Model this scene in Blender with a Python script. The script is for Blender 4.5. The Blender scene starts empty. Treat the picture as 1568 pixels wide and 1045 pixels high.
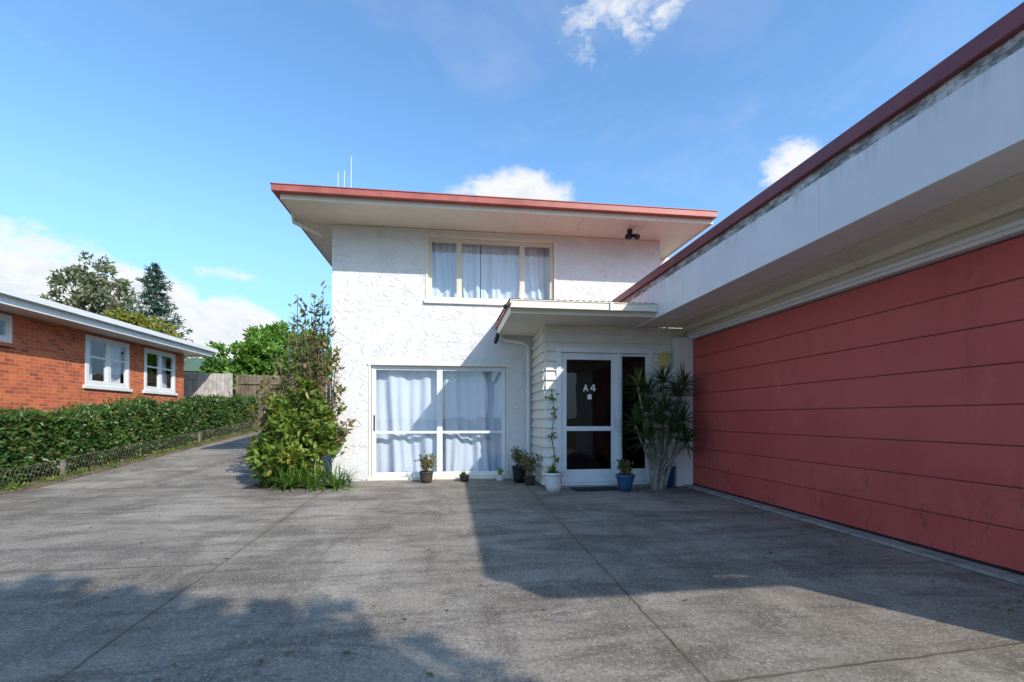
import bpy, math, random
import numpy as np
from mathutils import Vector
random.seed(7); rng=np.random.default_rng(7)
scene=bpy.context.scene
COL=scene.collection
def link(o,parent=None):
    COL.objects.link(o)
    if parent is not None: o.parent=parent
    return o
def empty(name,loc=(0,0,0)):
    e=bpy.data.objects.new(name,None); COL.objects.link(e); return e
def hz(y):
    if y<8.8: return 0.0
    if y<24: return .078*(y-8.8)
    return .078*15.2+.02*(y-24)
# ---------------- materials ----------------
def newmat(name):
    m=bpy.data.materials.new(name); m.use_nodes=True
    nt=m.node_tree; nt.nodes.clear()
    out=nt.nodes.new('ShaderNodeOutputMaterial')
    return m,nt,out
class NB:
    def __init__(s,nt): s.nt=nt
    def n(s,t,**k):
        nd=s.nt.nodes.new(t)
        for a,b in k.items(): setattr(nd,a,b)
        return nd
    def set(s,sock,v):
        if isinstance(v,bpy.types.NodeSocket): s.nt.links.new(v,sock)
        else:
            if sock.type=='RGBA' and not hasattr(v,'__len__'): v=(v,v,v,1)
            if sock.type=='RGBA' and len(v)==3: v=(*v,1)
            sock.default_value=v
    def m(s,op,a,b=None,c=None,clamp=False):
        nd=s.n('ShaderNodeMath',operation=op,use_clamp=clamp); s.set(nd.inputs[0],a)
        if b is not None: s.set(nd.inputs[1],b)
        if c is not None: s.set(nd.inputs[2],c)
        return nd.outputs[0]
    def mix(s,f,a,b,bt='MIX'):
        nd=s.n('ShaderNodeMix',data_type='RGBA',blend_type=bt)
        s.set(nd.inputs[0],f); s.set(nd.inputs[6],a); s.set(nd.inputs[7],b); return nd.outputs[2]
    def mr(s,v,a,b,c=0.,d=1.,sm=False):
        nd=s.n('ShaderNodeMapRange'); nd.clamp=True
        if sm: nd.interpolation_type='SMOOTHSTEP'
        s.set(nd.inputs[0],v)
        for i,q in enumerate((a,b,c,d)): s.set(nd.inputs[i+1],q)
        return nd.outputs[0]
    def noise(s,vec,scale,detail=4,rough=.55,dist=0.):
        nd=s.n('ShaderNodeTexNoise'); s.set(nd.inputs['Vector'],vec)
        nd.inputs['Scale'].default_value=scale; nd.inputs['Detail'].default_value=detail
        nd.inputs['Roughness'].default_value=rough; nd.inputs['Distortion'].default_value=dist
        return nd.outputs[0]
    def mapping(s,vec,sc=(1,1,1),loc=(0,0,0)):
        nd=s.n('ShaderNodeMapping'); s.set(nd.inputs[0],vec); nd.inputs['Scale'].default_value=sc; nd.inputs['Location'].default_value=loc
        return nd.outputs[0]
    def bump(s,h,strength,dist):
        nd=s.n('ShaderNodeBump'); nd.inputs['Strength'].default_value=strength; nd.inputs['Distance'].default_value=dist
        s.set(nd.inputs['Height'],h); return nd.outputs[0]
    def pos(s): return s.n('ShaderNodeNewGeometry').outputs['Position']
    def pbr(s,col,rough,normal=None,spec=.5,metal=0.):
        p=s.n('ShaderNodeBsdfPrincipled'); s.set(p.inputs['Base Color'],col); s.set(p.inputs['Roughness'],rough)
        p.inputs['Specular IOR Level'].default_value=spec; p.inputs['Metallic'].default_value=metal
        if normal is not None: s.nt.links.new(normal,p.inputs['Normal'])
        return p.outputs[0]
def paint(name,col,rough=.5,var=.12,scale=2.,bs=60,bstr=.08,dirt=0.,spec=.4,dcol=(.12,.10,.08)):
    m,nt,out=newmat(name); b=NB(nt); P=b.pos()
    n1=b.noise(P,scale,3,.65)
    dark=tuple(c*(1-var*2) for c in col); lite=tuple(min(1,c*(1+var)) for c in col)
    c=b.mix(b.mr(n1,.3,.7),dark,lite)
    if dirt>0:
        st=b.noise(b.mapping(P,(6,6,.7)),1.,4,.7)
        c=b.mix(b.m('MULTIPLY',b.mr(st,.5,.75),dirt),c,dcol)
    nrm=b.bump(b.noise(P,bs,2),bstr,.01) if bstr>=.1 else None
    nt.links.new(b.pbr(c,b.mr(n1,.3,.7,rough-.08,rough+.1),nrm,spec),out.inputs[0])
    return m
def fascia():
    m,nt,out=newmat('white_fascia_sheet'); b=NB(nt); P=b.pos()
    s=b.n('ShaderNodeSeparateXYZ'); nt.links.new(P,s.inputs[0])
    c=b.mix(b.mr(b.noise(P,1.1,3,.6),.3,.7),(.77,.77,.765),(.83,.83,.825))
    st=b.noise(b.mapping(P,(5,5,.9)),1.3,5,.75)
    top=b.mr(s.outputs[2],3.10,3.29,0,1)
    c=b.mix(b.m('MULTIPLY',b.m('MULTIPLY',b.mr(st,.48,.70),top),.34),c,(.26,.25,.23))
    c=b.mix(b.m('MULTIPLY',b.mr(st,.5,.75),.06),c,(.3,.29,.26))
    nt.links.new(b.pbr(c,.5,None,.35),out.inputs[0]); return m
def peeling():
    m,nt,out=newmat('peeling_edge_board'); b=NB(nt); P=b.pos()
    a=b.noise(b.mapping(P,(4,4,14)),1.,5,.75); g=b.noise(P,26,3,.7)
    c=b.mix(b.mr(a,.42,.56),(.60,.59,.56),(.22,.21,.195)); c=b.mix(b.mr(g,.52,.66,0,.6),c,(.10,.095,.085))
    nt.links.new(b.pbr(c,.85,b.bump(a,.5,.01),.15),out.inputs[0]); return m
def stucco():
    m,nt,out=newmat('white_stucco'); b=NB(nt); P=b.pos()
    w=b.noise(P,3.,2,.5)
    r=b.m('ABSOLUTE',b.m('SUBTRACT',b.noise(P,4.0,2,.5,1.2),.5))
    ridge=b.mr(r,0.,.05,1.,0.,True)
    msk=b.mr(b.noise(P,5.1,1),.42,.60,.1,1.)
    h=b.m('ADD',b.m('MULTIPLY',b.m('MULTIPLY',ridge,msk),.75),b.m('MULTIPLY',b.noise(P,15,4,.65),1.2))
    st=b.noise(b.mapping(P,(4,4,.5)),1.3,4,.7)
    sep=b.n('ShaderNodeSeparateXYZ'); nt.links.new(P,sep.inputs[0])
    low=b.mr(sep.outputs[2],0.,.4,1.,0.)
    c=b.mix(b.mr(w,.3,.7),(.69,.685,.67),(.735,.73,.72))
    c=b.mix(b.m('MULTIPLY',b.mr(st,.52,.8),.16),c,(.42,.40,.35))
    c=b.mix(b.m('MULTIPLY',low,b.mr(b.noise(P,7,4,.7),.35,.7,.05,.5)),c,(.35,.33,.27))
    nt.links.new(b.pbr(c,.8,b.bump(h,.7,.020),.2),out.inputs[0]); return m
def glass(name,tint=(.85,.9,.9),refl=.12):
    m,nt,out=newmat(name); b=NB(nt)
    t=b.n('ShaderNodeBsdfTransparent'); t.inputs[0].default_value=(*tint,1)
    g=b.n('ShaderNodeBsdfGlossy'); g.inputs[0].default_value=(1,1,1,1); g.inputs['Roughness'].default_value=.015
    nz=b.noise(b.pos(),1.3,2); nt.links.new(b.bump(nz,.06,.05),g.inputs['Normal'])
    lw=b.n('ShaderNodeLayerWeight'); lw.inputs[0].default_value=.5
    f=b.m('ADD',b.m('MULTIPLY',b.m('POWER',lw.outputs['Facing'],4.),.8),refl,clamp=True)
    mx=b.n('ShaderNodeMixShader'); nt.links.new(f,mx.inputs[0]); nt.links.new(t.outputs[0],mx.inputs[1]); nt.links.new(g.outputs[0],mx.inputs[2])
    nt.links.new(mx.outputs[0],out.inputs[0]); return m
def leafmat(name,c1,c2,c3,rough=.5,trans=.35,accent=None,acc=.0):
    m,nt,out=newmat(name); b=NB(nt)
    g=b.n('ShaderNodeNewGeometry'); ri=g.outputs['Random Per Island']; P=g.outputs['Position']
    c=b.mix(b.mr(ri,0,1),c1,c2); c=b.mix(b.mr(b.noise(P,2.2,1),.42,.66),c,c3)
    if accent: 
        r2=b.m('FRACT',b.m('MULTIPLY',ri,37.7)); c=b.mix(b.m('GREATER_THAN',r2,1-acc),c,accent)
    p=b.n('ShaderNodeBsdfPrincipled'); b.set(p.inputs['Base Color'],c); p.inputs['Roughness'].default_value=rough; p.inputs['Specular IOR Level'].default_value=.4
    t=b.n('ShaderNodeBsdfTranslucent'); b.set(t.inputs[0],b.mix(.5,c,(.25,.35,.03),'MIX'))
    mx=b.n('ShaderNodeMixShader'); mx.inputs[0].default_value=trans
    nt.links.new(p.outputs[0],mx.inputs[1]); nt.links.new(t.outputs[0],mx.inputs[2]); nt.links.new(mx.outputs[0],out.inputs[0]); return m
def fabric():
    m,nt,out=newmat('curtain_fabric'); b=NB(nt); P=b.pos()
    c=b.mix(b.noise(P,3,2),(.70,.72,.78),(.80,.81,.85))
    d=b.n('ShaderNodeBsdfDiffuse'); b.set(d.inputs[0],c)
    nt.links.new(d.outputs[0],out.inputs[0]); return m
def bricks():
    m,nt,out=newmat('red_brick'); b=NB(nt); P=b.pos()
    s=b.n('ShaderNodeSeparateXYZ'); nt.links.new(P,s.inputs[0])
    c=b.n('ShaderNodeCombineXYZ'); b.set(c.inputs[0],b.m('ADD',s.outputs[0],s.outputs[1])); b.set(c.inputs[1],s.outputs[2])
    br=b.n('ShaderNodeTexBrick'); nt.links.new(c.outputs[0],br.inputs[0])
    for k,v in (('Scale',1.),('Mortar Size',.006),('Mortar Smooth',.2),('Brick Width',.24),('Row Height',.086),('Bias',-.1)): br.inputs[k].default_value=v
    br.inputs['Color1'].default_value=(.66,.15,.055,1); br.inputs['Color2'].default_value=(.28,.055,.03,1); br.inputs['Mortar'].default_value=(.42,.32,.25,1)
    col=b.mix(b.mr(b.noise(P,5,3,.7),.35,.7,0,.45),br.outputs[0],(.74,.24,.09))
    h=b.m('MULTIPLY',br.outputs[1],-1.)
    nt.links.new(b.pbr(col,.85,b.bump(h,.6,.008),.2),out.inputs[0]); return m
def concrete():
    m,nt,out=newmat('driveway_concrete'); b=NB(nt); P=b.pos()
    s=b.n('ShaderNodeSeparateXYZ'); nt.links.new(P,s.inputs[0]); X,Y=s.outputs[0],s.outputs[1]
    big=b.noise(P,.5,4,.65,.8); med=b.noise(P,2.6,4,.7,.4)
    streak=b.noise(b.mapping(P,(.6,2.6,1)),1.0,5,.72,.9)
    streak2=b.noise(b.mapping(P,(2.4,.35,1),(4,2,0)),1.0,4,.7,.5)
    v=b.n('ShaderNodeTexVoronoi'); b.set(v.inputs['Vector'],P); v.inputs['Scale'].default_value=96
    vs=b.n('ShaderNodeSeparateColor'); nt.links.new(v.outputs['Color'],vs.inputs[0])
    fine=b.noise(P,38,4,.85)
    c=b.mix(b.mr(big,.38,.62),(.205,.176,.141),(.37,.327,.268))
    c=b.mix(b.mr(streak,.46,.60,0,.72),c,(.118,.101,.082))
    c=b.mix(b.mr(streak2,.53,.66,0,.55),c,(.115,.099,.080))
    c=b.mix(b.mr(med,.50,.68,0,.42),c,(.44,.395,.33))
    c=b.mix(b.mr(fine,.48,.66,0,.55),c,(.08,.07,.06))
    c=b.mix(b.mr(vs.outputs[0],.78,.95,0,.36),c,(.54,.49,.42))
    c=b.mix(b.mr(vs.outputs[1],.80,.95,0,.42),c,(.065,.058,.05))
    wob=b.m('MULTIPLY',b.m('SUBTRACT',b.noise(P,5,2),.5),.035)
    def line(x0,y0,x1,y1,w=.007):
        L=math.hypot(x1-x0,y1-y0); ux,uy=(x1-x0)/L,(y1-y0)/L
        d=b.m('ADD',b.m('ADD',b.m('MULTIPLY',X,-uy),b.m('MULTIPLY',Y,ux)),(x0*uy-y0*ux)); d=b.m('ABSOLUTE',b.m('ADD',d,wob))
        a=b.m('ADD',b.m('ADD',b.m('MULTIPLY',X,ux),b.m('MULTIPLY',Y,uy)),-(x0*ux+y0*uy))
        inn=b.m('MULTIPLY',b.m('GREATER_THAN',a,0.),b.m('LESS_THAN',a,L))
        return b.m('ADD',d,b.m('MULTIPLY',b.m('SUBTRACT',1.,inn),9.))
    D=None
    for q in ((1.35,8.9,1.0,-4),(-2.12,8.9,-1.45,-4),(-8,4.05,-1.68,4.08),(1.02,1.95,6,2.3),(1.25,5.9,4.2,5.35),(-8,12.2,-2.2,12.2)):
        j=line(*q); D=j if D is None else b.m('MINIMUM',D,j)
    H=b.mr(D,0,.12,1,0); J=b.mr(D,.004,.012,1,0)
    c=b.mix(b.m('MULTIPLY',H,b.mr(med,.35,.65,.0,.45)),c,(.15,.12,.075))
    c=b.mix(b.m('MULTIPLY',J,b.mr(med,.35,.65,.45,.9)),c,(.055,.05,.033))
    nt.links.new(b.pbr(c,.82,b.bump(fine,.5,.007),.2),out.inputs[0]); return m
def grassmat():
    m,nt,out=newmat('grass_ground'); b=NB(nt); P=b.pos()
    c=b.mix(b.mr(b.noise(P,1.2,4,.7),.35,.65),(.05,.075,.02),(.09,.11,.035)); c=b.mix(b.mr(b.noise(P,14,4,.7),.45,.7),c,(.11,.09,.045))
    nt.links.new(b.pbr(c,.9,b.bump(b.noise(P,50,3),.8,.03),.1),out.inputs[0]); return m
M={}
M['stucco']=stucco(); M['concrete']=concrete(); M['grass']=grassmat(); M['brick']=bricks()
M['cream']=paint('cream_paint',(.79,.73,.60),.5,.03,1.5,dirt=.12)
M['creamlight']=paint('weatherboard_paint',(.77,.75,.67),.45,.03,1.5,dirt=.12)
M['white']=paint('white_paint',(.78,.78,.76),.4,.03,2.,dirt=.10)
M['whiteband']=fascia()
M['redroof']=paint('red_roof_metal',(.42,.11,.085),.4,.12,3.,dirt=.25)
M['maroon']=paint('maroon_roof_edge',(.24,.06,.07),.45,.15,3.,dirt=.3)
M['greywood']=peeling()
M['alum']=paint('white_aluminium',(.74,.76,.76),.3,.03,2.,bstr=.02)
M['creamalum']=paint('cream_aluminium',(.70,.64,.51),.35,.03,2.,bstr=.02)
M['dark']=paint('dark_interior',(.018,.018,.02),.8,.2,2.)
M['black']=paint('black_plastic',(.02,.02,.022),.45,.1,3.)
M['glass']=glass('window_glass',(.83,.88,.92),refl=.10); M['dglass']=glass('door_glass',(.22,.24,.24),.035)
M['curtain']=fabric()
M['bluepot']=paint('blue_glaze',(.03,.11,.22),.18,.15,5.,spec=.6)
M['whitepot']=paint('white_glaze',(.75,.75,.73),.3,.05,5.)
M['terra']=paint('brown_pot_clay',(.06,.045,.04),.6,.2,6.)
M['soil']=paint('potting_soil',(.03,.02,.014),.95,.3,20.,bstr=.8)
M['bark']=paint('bark',(.17,.13,.10),.9,.3,12.,30,.05)
M['palebark']=paint('pale_trunk_bark',(.30,.26,.21),.85,.25,12.,30,.6)
M['fencewood']=paint('fence_wood_grey',(.50,.47,.43),.85,.2,4.,dirt=.4)
M['fencedark']=paint('fence_wood_brown',(.20,.15,.11),.85,.25,4.,dirt=.5)
M['roofgrey']=paint('grey_roof_tiles',(.12,.12,.125),.7,.2,3.)
M['roofgreen']=paint('green_roof_sheet',(.10,.16,.10),.6,.1,3.)
M['metal']=paint('galvanised_wire',(.30,.30,.29),.45,.1,8.)
M['aerial']=paint('aluminium_rod',(.70,.70,.70),.3,.02,8.)
M['rustwire']=paint('old_wire',(.20,.18,.15),.7,.2,8.)
M['mat']=paint('doormat_rubber',(.03,.03,.033),.95,.2,30.,bstr=.8)
M['yellow']=paint('yellow_plastic',(.62,.54,.18),.5,.05,3.)
M['blue']=paint('blue_plastic',(.02,.10,.30),.4,.05,3.)
M['kerb']=paint('concrete_sill',(.36,.35,.32),.85,.25,6.,50,.5,dirt=.6)
M['oldpost']=paint('old_concrete_post',(.24,.21,.18),.9,.25,6.,50,.5,dirt=.4)
def garage_red():
    m,nt,out=newmat('red_door_paint'); b=NB(nt); P=b.pos()
    n1=b.noise(P,1.1,4,.6); s=b.n('ShaderNodeSeparateXYZ'); nt.links.new(P,s.inputs[0])
    bd=b.m('FLOOR',b.m('MULTIPLY',b.m('SUBTRACT',s.outputs[2],.05),3.2)); tone=b.m('FRACT',b.m('MULTIPLY',b.m('SINE',b.m('MULTIPLY',bd,12.98)),43.7))
    c=b.mix(b.mr(n1,.3,.7),(.47,.078,.066),(.59,.115,.098))
    c=b.mix(b.m('MULTIPLY',tone,.4),c,(.59,.135,.118))
    low=b.mr(s.outputs[2],.1,1.2,1,0)
    sc=b.noise(b.mapping(P,(3,3,1.2)),2.2,5,.75,1.5)
    c=b.mix(b.m('MULTIPLY',b.mr(sc,.59,.67),b.m('MULTIPLY',low,.75)),c,(.17,.04,.035))
    dr=b.noise(b.mapping(P,(1,6,.5)),1.,4,.7); c=b.mix(b.mr(dr,.54,.74,0,.3),c,(.28,.05,.045))
    lt=b.noise(b.mapping(P,(1,2.5,2.5),(3,3,3)),1.6,4,.7); c=b.mix(b.mr(lt,.58,.72,0,.25),c,(.66,.24,.21))
    r=b.m('ABSOLUTE',b.m('SUBTRACT',b.noise(P,2.4,2,.5,1.),.5))
    c=b.mix(b.m('MULTIPLY',b.mr(r,0,.008,1,0),b.m('MULTIPLY',b.mr(b.noise(P,1.5,2),.52,.60),b.m('MULTIPLY',low,.9))),c,(.15,.04,.035))
    nt.links.new(b.pbr(c,.55,None,.3),out.inputs[0]); return m
M['door']=garage_red()
# ---------------- mesh helpers ----------------
class MB:
    def __init__(s): s.v=[]; s.f=[]
    def quad(s,*p):
        i=len(s.v); s.v+=list(p); s.f.append(tuple(range(i,i+len(p))))
    def box(s,x0,x1,y0,y1,z0,z1):
        i=len(s.v)
        s.v+=[(x0,y0,z0),(x1,y0,z0),(x1,y1,z0),(x0,y1,z0),(x0,y0,z1),(x1,y0,z1),(x1,y1,z1),(x0,y1,z1)]
        s.f+=[tuple(i+k for k in q) for q in ((0,3,2,1),(4,5,6,7),(0,1,5,4),(1,2,6,5),(2,3,7,6),(3,0,4,7))]
    def abox(s,ax,a0,a1,d0,d1,z0,z1):
        if ax=='Y': s.box(a0,a1,min(d0,d1),max(d0,d1),z0,z1)
        else: s.box(min(d0,d1),max(d0,d1),a0,a1,z0,z1)
    def prism(s,poly,z0,z1):
        n=len(poly); i=len(s.v)
        s.v+=[(x,y,z0) for x,y in poly]+[(x,y,z1) for x,y in poly]
        s.f.append(tuple(i+k for k in reversed(range(n)))); s.f.append(tuple(i+n+k for k in range(n)))
        for k in range(n): s.f.append((i+k,i+(k+1)%n,i+n+(k+1)%n,i+n+k))
    def xprism(s,poly,x0,x1):
        n=len(poly); i=len(s.v)
        s.v+=[(x0,y,z) for y,z in poly]+[(x1,y,z) for y,z in poly]
        s.f.append(tuple(i+k for k in reversed(range(n)))); s.f.append(tuple(i+n+k for k in range(n)))
        for k in range(n): s.f.append((i+k,i+(k+1)%n,i+n+(k+1)%n,i+n+k))
    def tube(s,pts,rad,n=6,cap=True):
        pts=[Vector(p) for p in pts]
        if not hasattr(rad,'__len__'): rad=[rad]*len(pts)
        i=len(s.v)
        for k,p in enumerate(pts):
            d=(pts[min(k+1,len(pts)-1)]-pts[max(k-1,0)]).normalized()
            a=d.cross(Vector((0,0,1)) if abs(d.z)<.9 else Vector((1,0,0))).normalized(); c=d.cross(a)
            for q in range(n):
                t=2*math.pi*q/n; s.v.append(tuple(p+(a*math.cos(t)+c*math.sin(t))*rad[k]))
        for k in range(len(pts)-1):
            for q in range(n):
                s.f.append((i+k*n+q,i+k*n+(q+1)%n,i+(k+1)*n+(q+1)%n,i+(k+1)*n+q))
        if cap:
            s.f.append(tuple(i+q for q in range(n))); s.f.append(tuple(i+(len(pts)-1)*n+q for q in range(n)))
    def lathe(s,c,prof,n=28):
        i=len(s.v)
        for r,z in prof:
            for q in range(n):
                t=2*math.pi*q/n; s.v.append((c[0]+r*math.cos(t),c[1]+r*math.sin(t),c[2]+z))
        for k in range(len(prof)-1):
            for q in range(n): s.f.append((i+k*n+q,i+k*n+(q+1)%n,i+(k+1)*n+(q+1)%n,i+(k+1)*n+q))
    def obj(s,name,mat,parent=None,bevel=0,smooth=False):
        me=bpy.data.meshes.new(name); me.from_pydata(s.v,[],s.f); me.update()
        me.materials.append(mat)
        if smooth:
            for p in me.polygons: p.use_smooth=True
        o=bpy.data.objects.new(name,me); link(o,parent)
        if bevel:
            b=o.modifiers.new('bevel','BEVEL'); b.width=bevel; b.segments=2; b.limit_method='ANGLE'
        return o
def wall(name,ax,plane,a0,a1,z0,z1,ops,depth,mat,parent):
    mb=MB(); A=sorted({a0,a1,*[o[0] for o in ops],*[o[1] for o in ops]}); Z=sorted({z0,z1,*[o[2] for o in ops],*[o[3] for o in ops]})
    P=(lambda a,d,z:(a,plane+d,z)) if ax=='Y' else (lambda a,d,z:(plane-d,a,z))
    for i in range(len(A)-1):
        for j in range(len(Z)-1):
            ca,cz=(A[i]+A[i+1])/2,(Z[j]+Z[j+1])/2
            if any(o[0]<ca<o[1] and o[2]<cz<o[3] for o in ops): continue
            mb.quad(P(A[i],0,Z[j]),P(A[i+1],0,Z[j]),P(A[i+1],0,Z[j+1]),P(A[i],0,Z[j+1]))
    for o in ops:
        c=[(o[0],o[2]),(o[1],o[2]),(o[1],o[3]),(o[0],o[3])]
        for k in range(4):
            p,q=c[k],c[(k+1)%4]; mb.quad(P(p[0],0,p[1]),P(q[0],0,q[1]),P(q[0],depth,q[1]),P(p[0],depth,p[1]))
    return mb.obj(name,mat,parent)
def window(parent,ax,plane,sgn,a0,a1,z0,z1,mulls,rails,w,mat,sash=.03,dep=.06,gmat=None,inset=.04):
    d0=plane+sgn*inset; d1=plane+sgn*(inset+dep); e=.003*sgn
    mb=MB()
    mb.abox(ax,a0,a0+w,d0,d1,z0,z1); mb.abox(ax,a1-w,a1,d0,d1,z0,z1)
    mb.abox(ax,a0+.002,a1-.002,d0+e,d1-e,z0,z0+w); mb.abox(ax,a0+.002,a1-.002,d0+e,d1-e,z1-w,z1)
    for m_ in mulls: mb.abox(ax,m_-w*.5,m_+w*.5,d0+2*e,d1-2*e,z0+.01,z1-.01)
    cols=[a0]+list(mulls)+[a1]
    for i in range(len(cols)-1):
        l=cols[i]+w*(1 if i==0 else .5); r=cols[i+1]-w*(1 if i==len(cols)-2 else .5)
        if sash>0:
            f0=d0+sgn*.012; f1=d1-sgn*.008
            mb.abox(ax,l,l+sash,f0,f1,z0+w,z1-w); mb.abox(ax,r-sash,r,f0,f1,z0+w,z1-w)
            mb.abox(ax,l,r,f0+e,f1-e,z0+w,z0+w+sash); mb.abox(ax,l,r,f0+e,f1-e,z1-w-sash,z1-w)
    for zr in rails: mb.abox(ax,a0+w*.6,a1-w*.6,d0+3*e,d1-3*e,zr-.025,zr+.025)
    mb.obj('window_frame',mat,parent,.003)
    dg=(d0+d1)/2
    g2=MB()
    if ax=='Y': g2.quad((a0+.01,dg,z0+.01),(a1-.01,dg,z0+.01),(a1-.01,dg,z1-.01),(a0+.01,dg,z1-.01))
    else: g2.quad((dg,a0+.01,z0+.01),(dg,a1-.01,z0+.01),(dg,a1-.01,z1-.01),(dg,a0+.01,z1-.01))
    g2.obj('window_pane',gmat or M['glass'],parent)
def curtain(parent,ax,plane,a0,a1,z0,z1,freq=9.,amp=.035,seed=0,gather=0.):
    r=random.Random(seed); n=int((a1-a0)*70); mz=14; mb=MB()
    ph=[r.uniform(0,6) for _ in range(5)]
    for j in range(mz+1):
        for i in range(n+1):
            s=i/n; t=j/mz; a=a0+(a1-a0)*s
            off=amp*math.sin(a*freq*2+ph[0]+1.6*math.sin(a*2.3+ph[1])+.5*math.sin(t*2+ph[4]))+amp*.5*math.sin(a*freq*4.7+ph[2]+t)+amp*.6*math.sin(a*3+t*2.2+ph[3])
            off*=.55+.45*(1-t)
            off+=.02*math.sin(a*6+t*7+ph[1])*(1-t)
            aa=a+.05*math.sin(t*3+a*4+ph[3])*(1-t)*min(1,4*s,4*(1-s))
            z=z0+(z1-z0)*t
            mb.v.append((aa,plane+off,z) if ax=='Y' else (plane+off,aa,z))
    for j in range(mz):
        for i in range(n):
            k=j*(n+1)+i; mb.f.append((k,k+1,k+n+2,k+n+1))
    return mb.obj('curtain',M['curtain'],parent,0,True)
def boards(mb,ax,plane,a0,a1,z0,z1,ops=(),step=.165,sgn=-1):
    z=z0
    while z<z1-.01:
        zt=min(z+step+.012,z1); segs=[(a0,a1)]
        for o in ops:
            if o[2]<z+step*.5<o[3]:
                ns=[]
                for l,r in segs:
                    if o[0]>l: ns.append((l,min(r,o[0])))
                    if o[1]<r: ns.append((max(l,o[1]),r))
                segs=[q for q in ns if q[1]-q[0]>.005]
        for l,r in segs:
            def P(a,d,zz): return (a,plane+sgn*d,zz) if ax=='Y' else (plane+sgn*d,a,zz)
            p=[(0,z+.012),(.046,z),(.050,z+.014),(.010,zt),(0,zt)]
            i=len(mb.v); mb.v+=[P(l,d,q) for d,q in p]+[P(r,d,q) for d,q in p]
            for k in range(5): mb.f.append((i+k,i+(k+1)%5,i+5+(k+1)%5,i+5+k))
            mb.f.append(tuple(i+k for k in range(5))); mb.f.append(tuple(i+9-k for k in range(5)))
        z+=step
# ---------------- foliage helpers ----------------
def leaf_obj(name,pts,L,W,mat,parent=None,up=.2,outw=None,var=.35,fold=.25):
    pts=np.asarray(pts,float); N=len(pts)
    d=rng.normal(size=(N,3)); d[:,2]+=up
    if outw is not None: d+=outw
    d/=np.linalg.norm(d,axis=1)[:,None]
    q=rng.normal(size=(N,3)); s=np.cross(d,q); s/=np.linalg.norm(s,axis=1)[:,None]; nn=np.cross(d,s)
    ln=(L*(1+var*rng.uniform(-1,1,N)))[:,None]; wd=(W*(1+var*rng.uniform(-1,1,N)))[:,None]
    v=np.empty((N,6,3)); v[:,0]=pts; v[:,1]=pts+d*ln*.35+s*wd*.5+nn*wd*fold; v[:,2]=pts+d*ln*.7+s*wd*.36+nn*wd*fold*.6
    v[:,3]=pts+d*ln; v[:,4]=pts+d*ln*.7-s*wd*.36+nn*wd*fold*.6; v[:,5]=pts+d*ln*.35-s*wd*.5+nn*wd*fold
    me=bpy.data.meshes.new(name); me.vertices.add(N*6); me.vertices.foreach_set('co',v.reshape(-1))
    b=(np.arange(N)*6)[:,None]; f=np.concatenate([b+np.array([[0,1,2,3]]),b+np.array([[0,3,4,5]])],axis=1).reshape(-1)
    me.loops.add(N*8); me.loops.foreach_set('vertex_index',f.astype(np.int32))
    me.polygons.add(N*2); me.polygons.foreach_set('loop_start',(np.arange(N*2)*4).astype(np.int32)); me.polygons.foreach_set('loop_total',np.full(N*2,4,np.int32))
    me.update(calc_edges=True); me.validate(); me.materials.append(mat)
    return link(bpy.data.objects.new(name,me),parent)
def clump_pts(clumps,per,sub=14,subr=.34):
    out=[];ow=[]
    for c,r in clumps:
        c=np.array(c,float); r=np.array(r if hasattr(r,'__len__') else (r,r,r),float)
        n=int(per*(r[0]*r[1]*r[2])**(2/3.)/1.0); 
        if n<20: n=20
        dirs=rng.normal(size=(sub,3)); dirs/=np.linalg.norm(dirs,axis=1)[:,None]
        cen=dirs*rng.uniform(.45,1.0,(sub,1)); sr=subr*rng.uniform(.6,1.4,sub)
        k=rng.integers(0,sub,n); p=rng.normal(size=(n,3)); p/=np.linalg.norm(p,axis=1)[:,None]; p*=rng.uniform(.2,1,(n,1))**.5
        q=cen[k]+p*sr[k][:,None]
        out.append(c+q*r); ow.append(q*.8)
    return np.concatenate(out),np.concatenate(ow)
def tree(name,base,clumps,per,L,W,mat,trunk=.18,bark='bark',sub=14,subr=.34,trunk_top=None,up=.1):
    e=empty(name); mb=MB(); b=Vector(base)
    cc=Vector(np.mean([c for c,_ in clumps],axis=0)); 
    tt=Vector(trunk_top) if trunk_top else b.lerp(cc,.6)
    mid=b.lerp(tt,.5)+Vector((random.uniform(-.1,.1),random.uniform(-.1,.1),0))
    mb.tube([b-Vector((0,0,.1)),b+Vector((0,0,.2)),mid,tt],[trunk*1.35,trunk,trunk*.8,trunk*.6],8)
    for c,r in clumps:
        c=Vector(c); s=mid.lerp(tt,random.uniform(.3,1)); m_=s.lerp(c,.5)+Vector((random.uniform(-.15,.15),random.uniform(-.15,.15),.12*(c-s).length))
        mb.tube([s,m_,c],[trunk*.42,trunk*.28,trunk*.1],5)
        rr=r if not hasattr(r,'__len__') else sum(r)/3
        for _ in range(4):
            dv=Vector(rng.normal(size=3)); dv.normalize(); mb.tube([m_.lerp(c,.6),c+dv*rr*.4,c+dv*rr*.85],[trunk*.12,trunk*.07,trunk*.03],4)
    mb.obj('trunk_and_limbs',M[bark],e,0,True)
    p,o=clump_pts(clumps,per,sub,subr); leaf_obj('foliage',p,L,W,mat,e,up,o)
    return e
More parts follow.
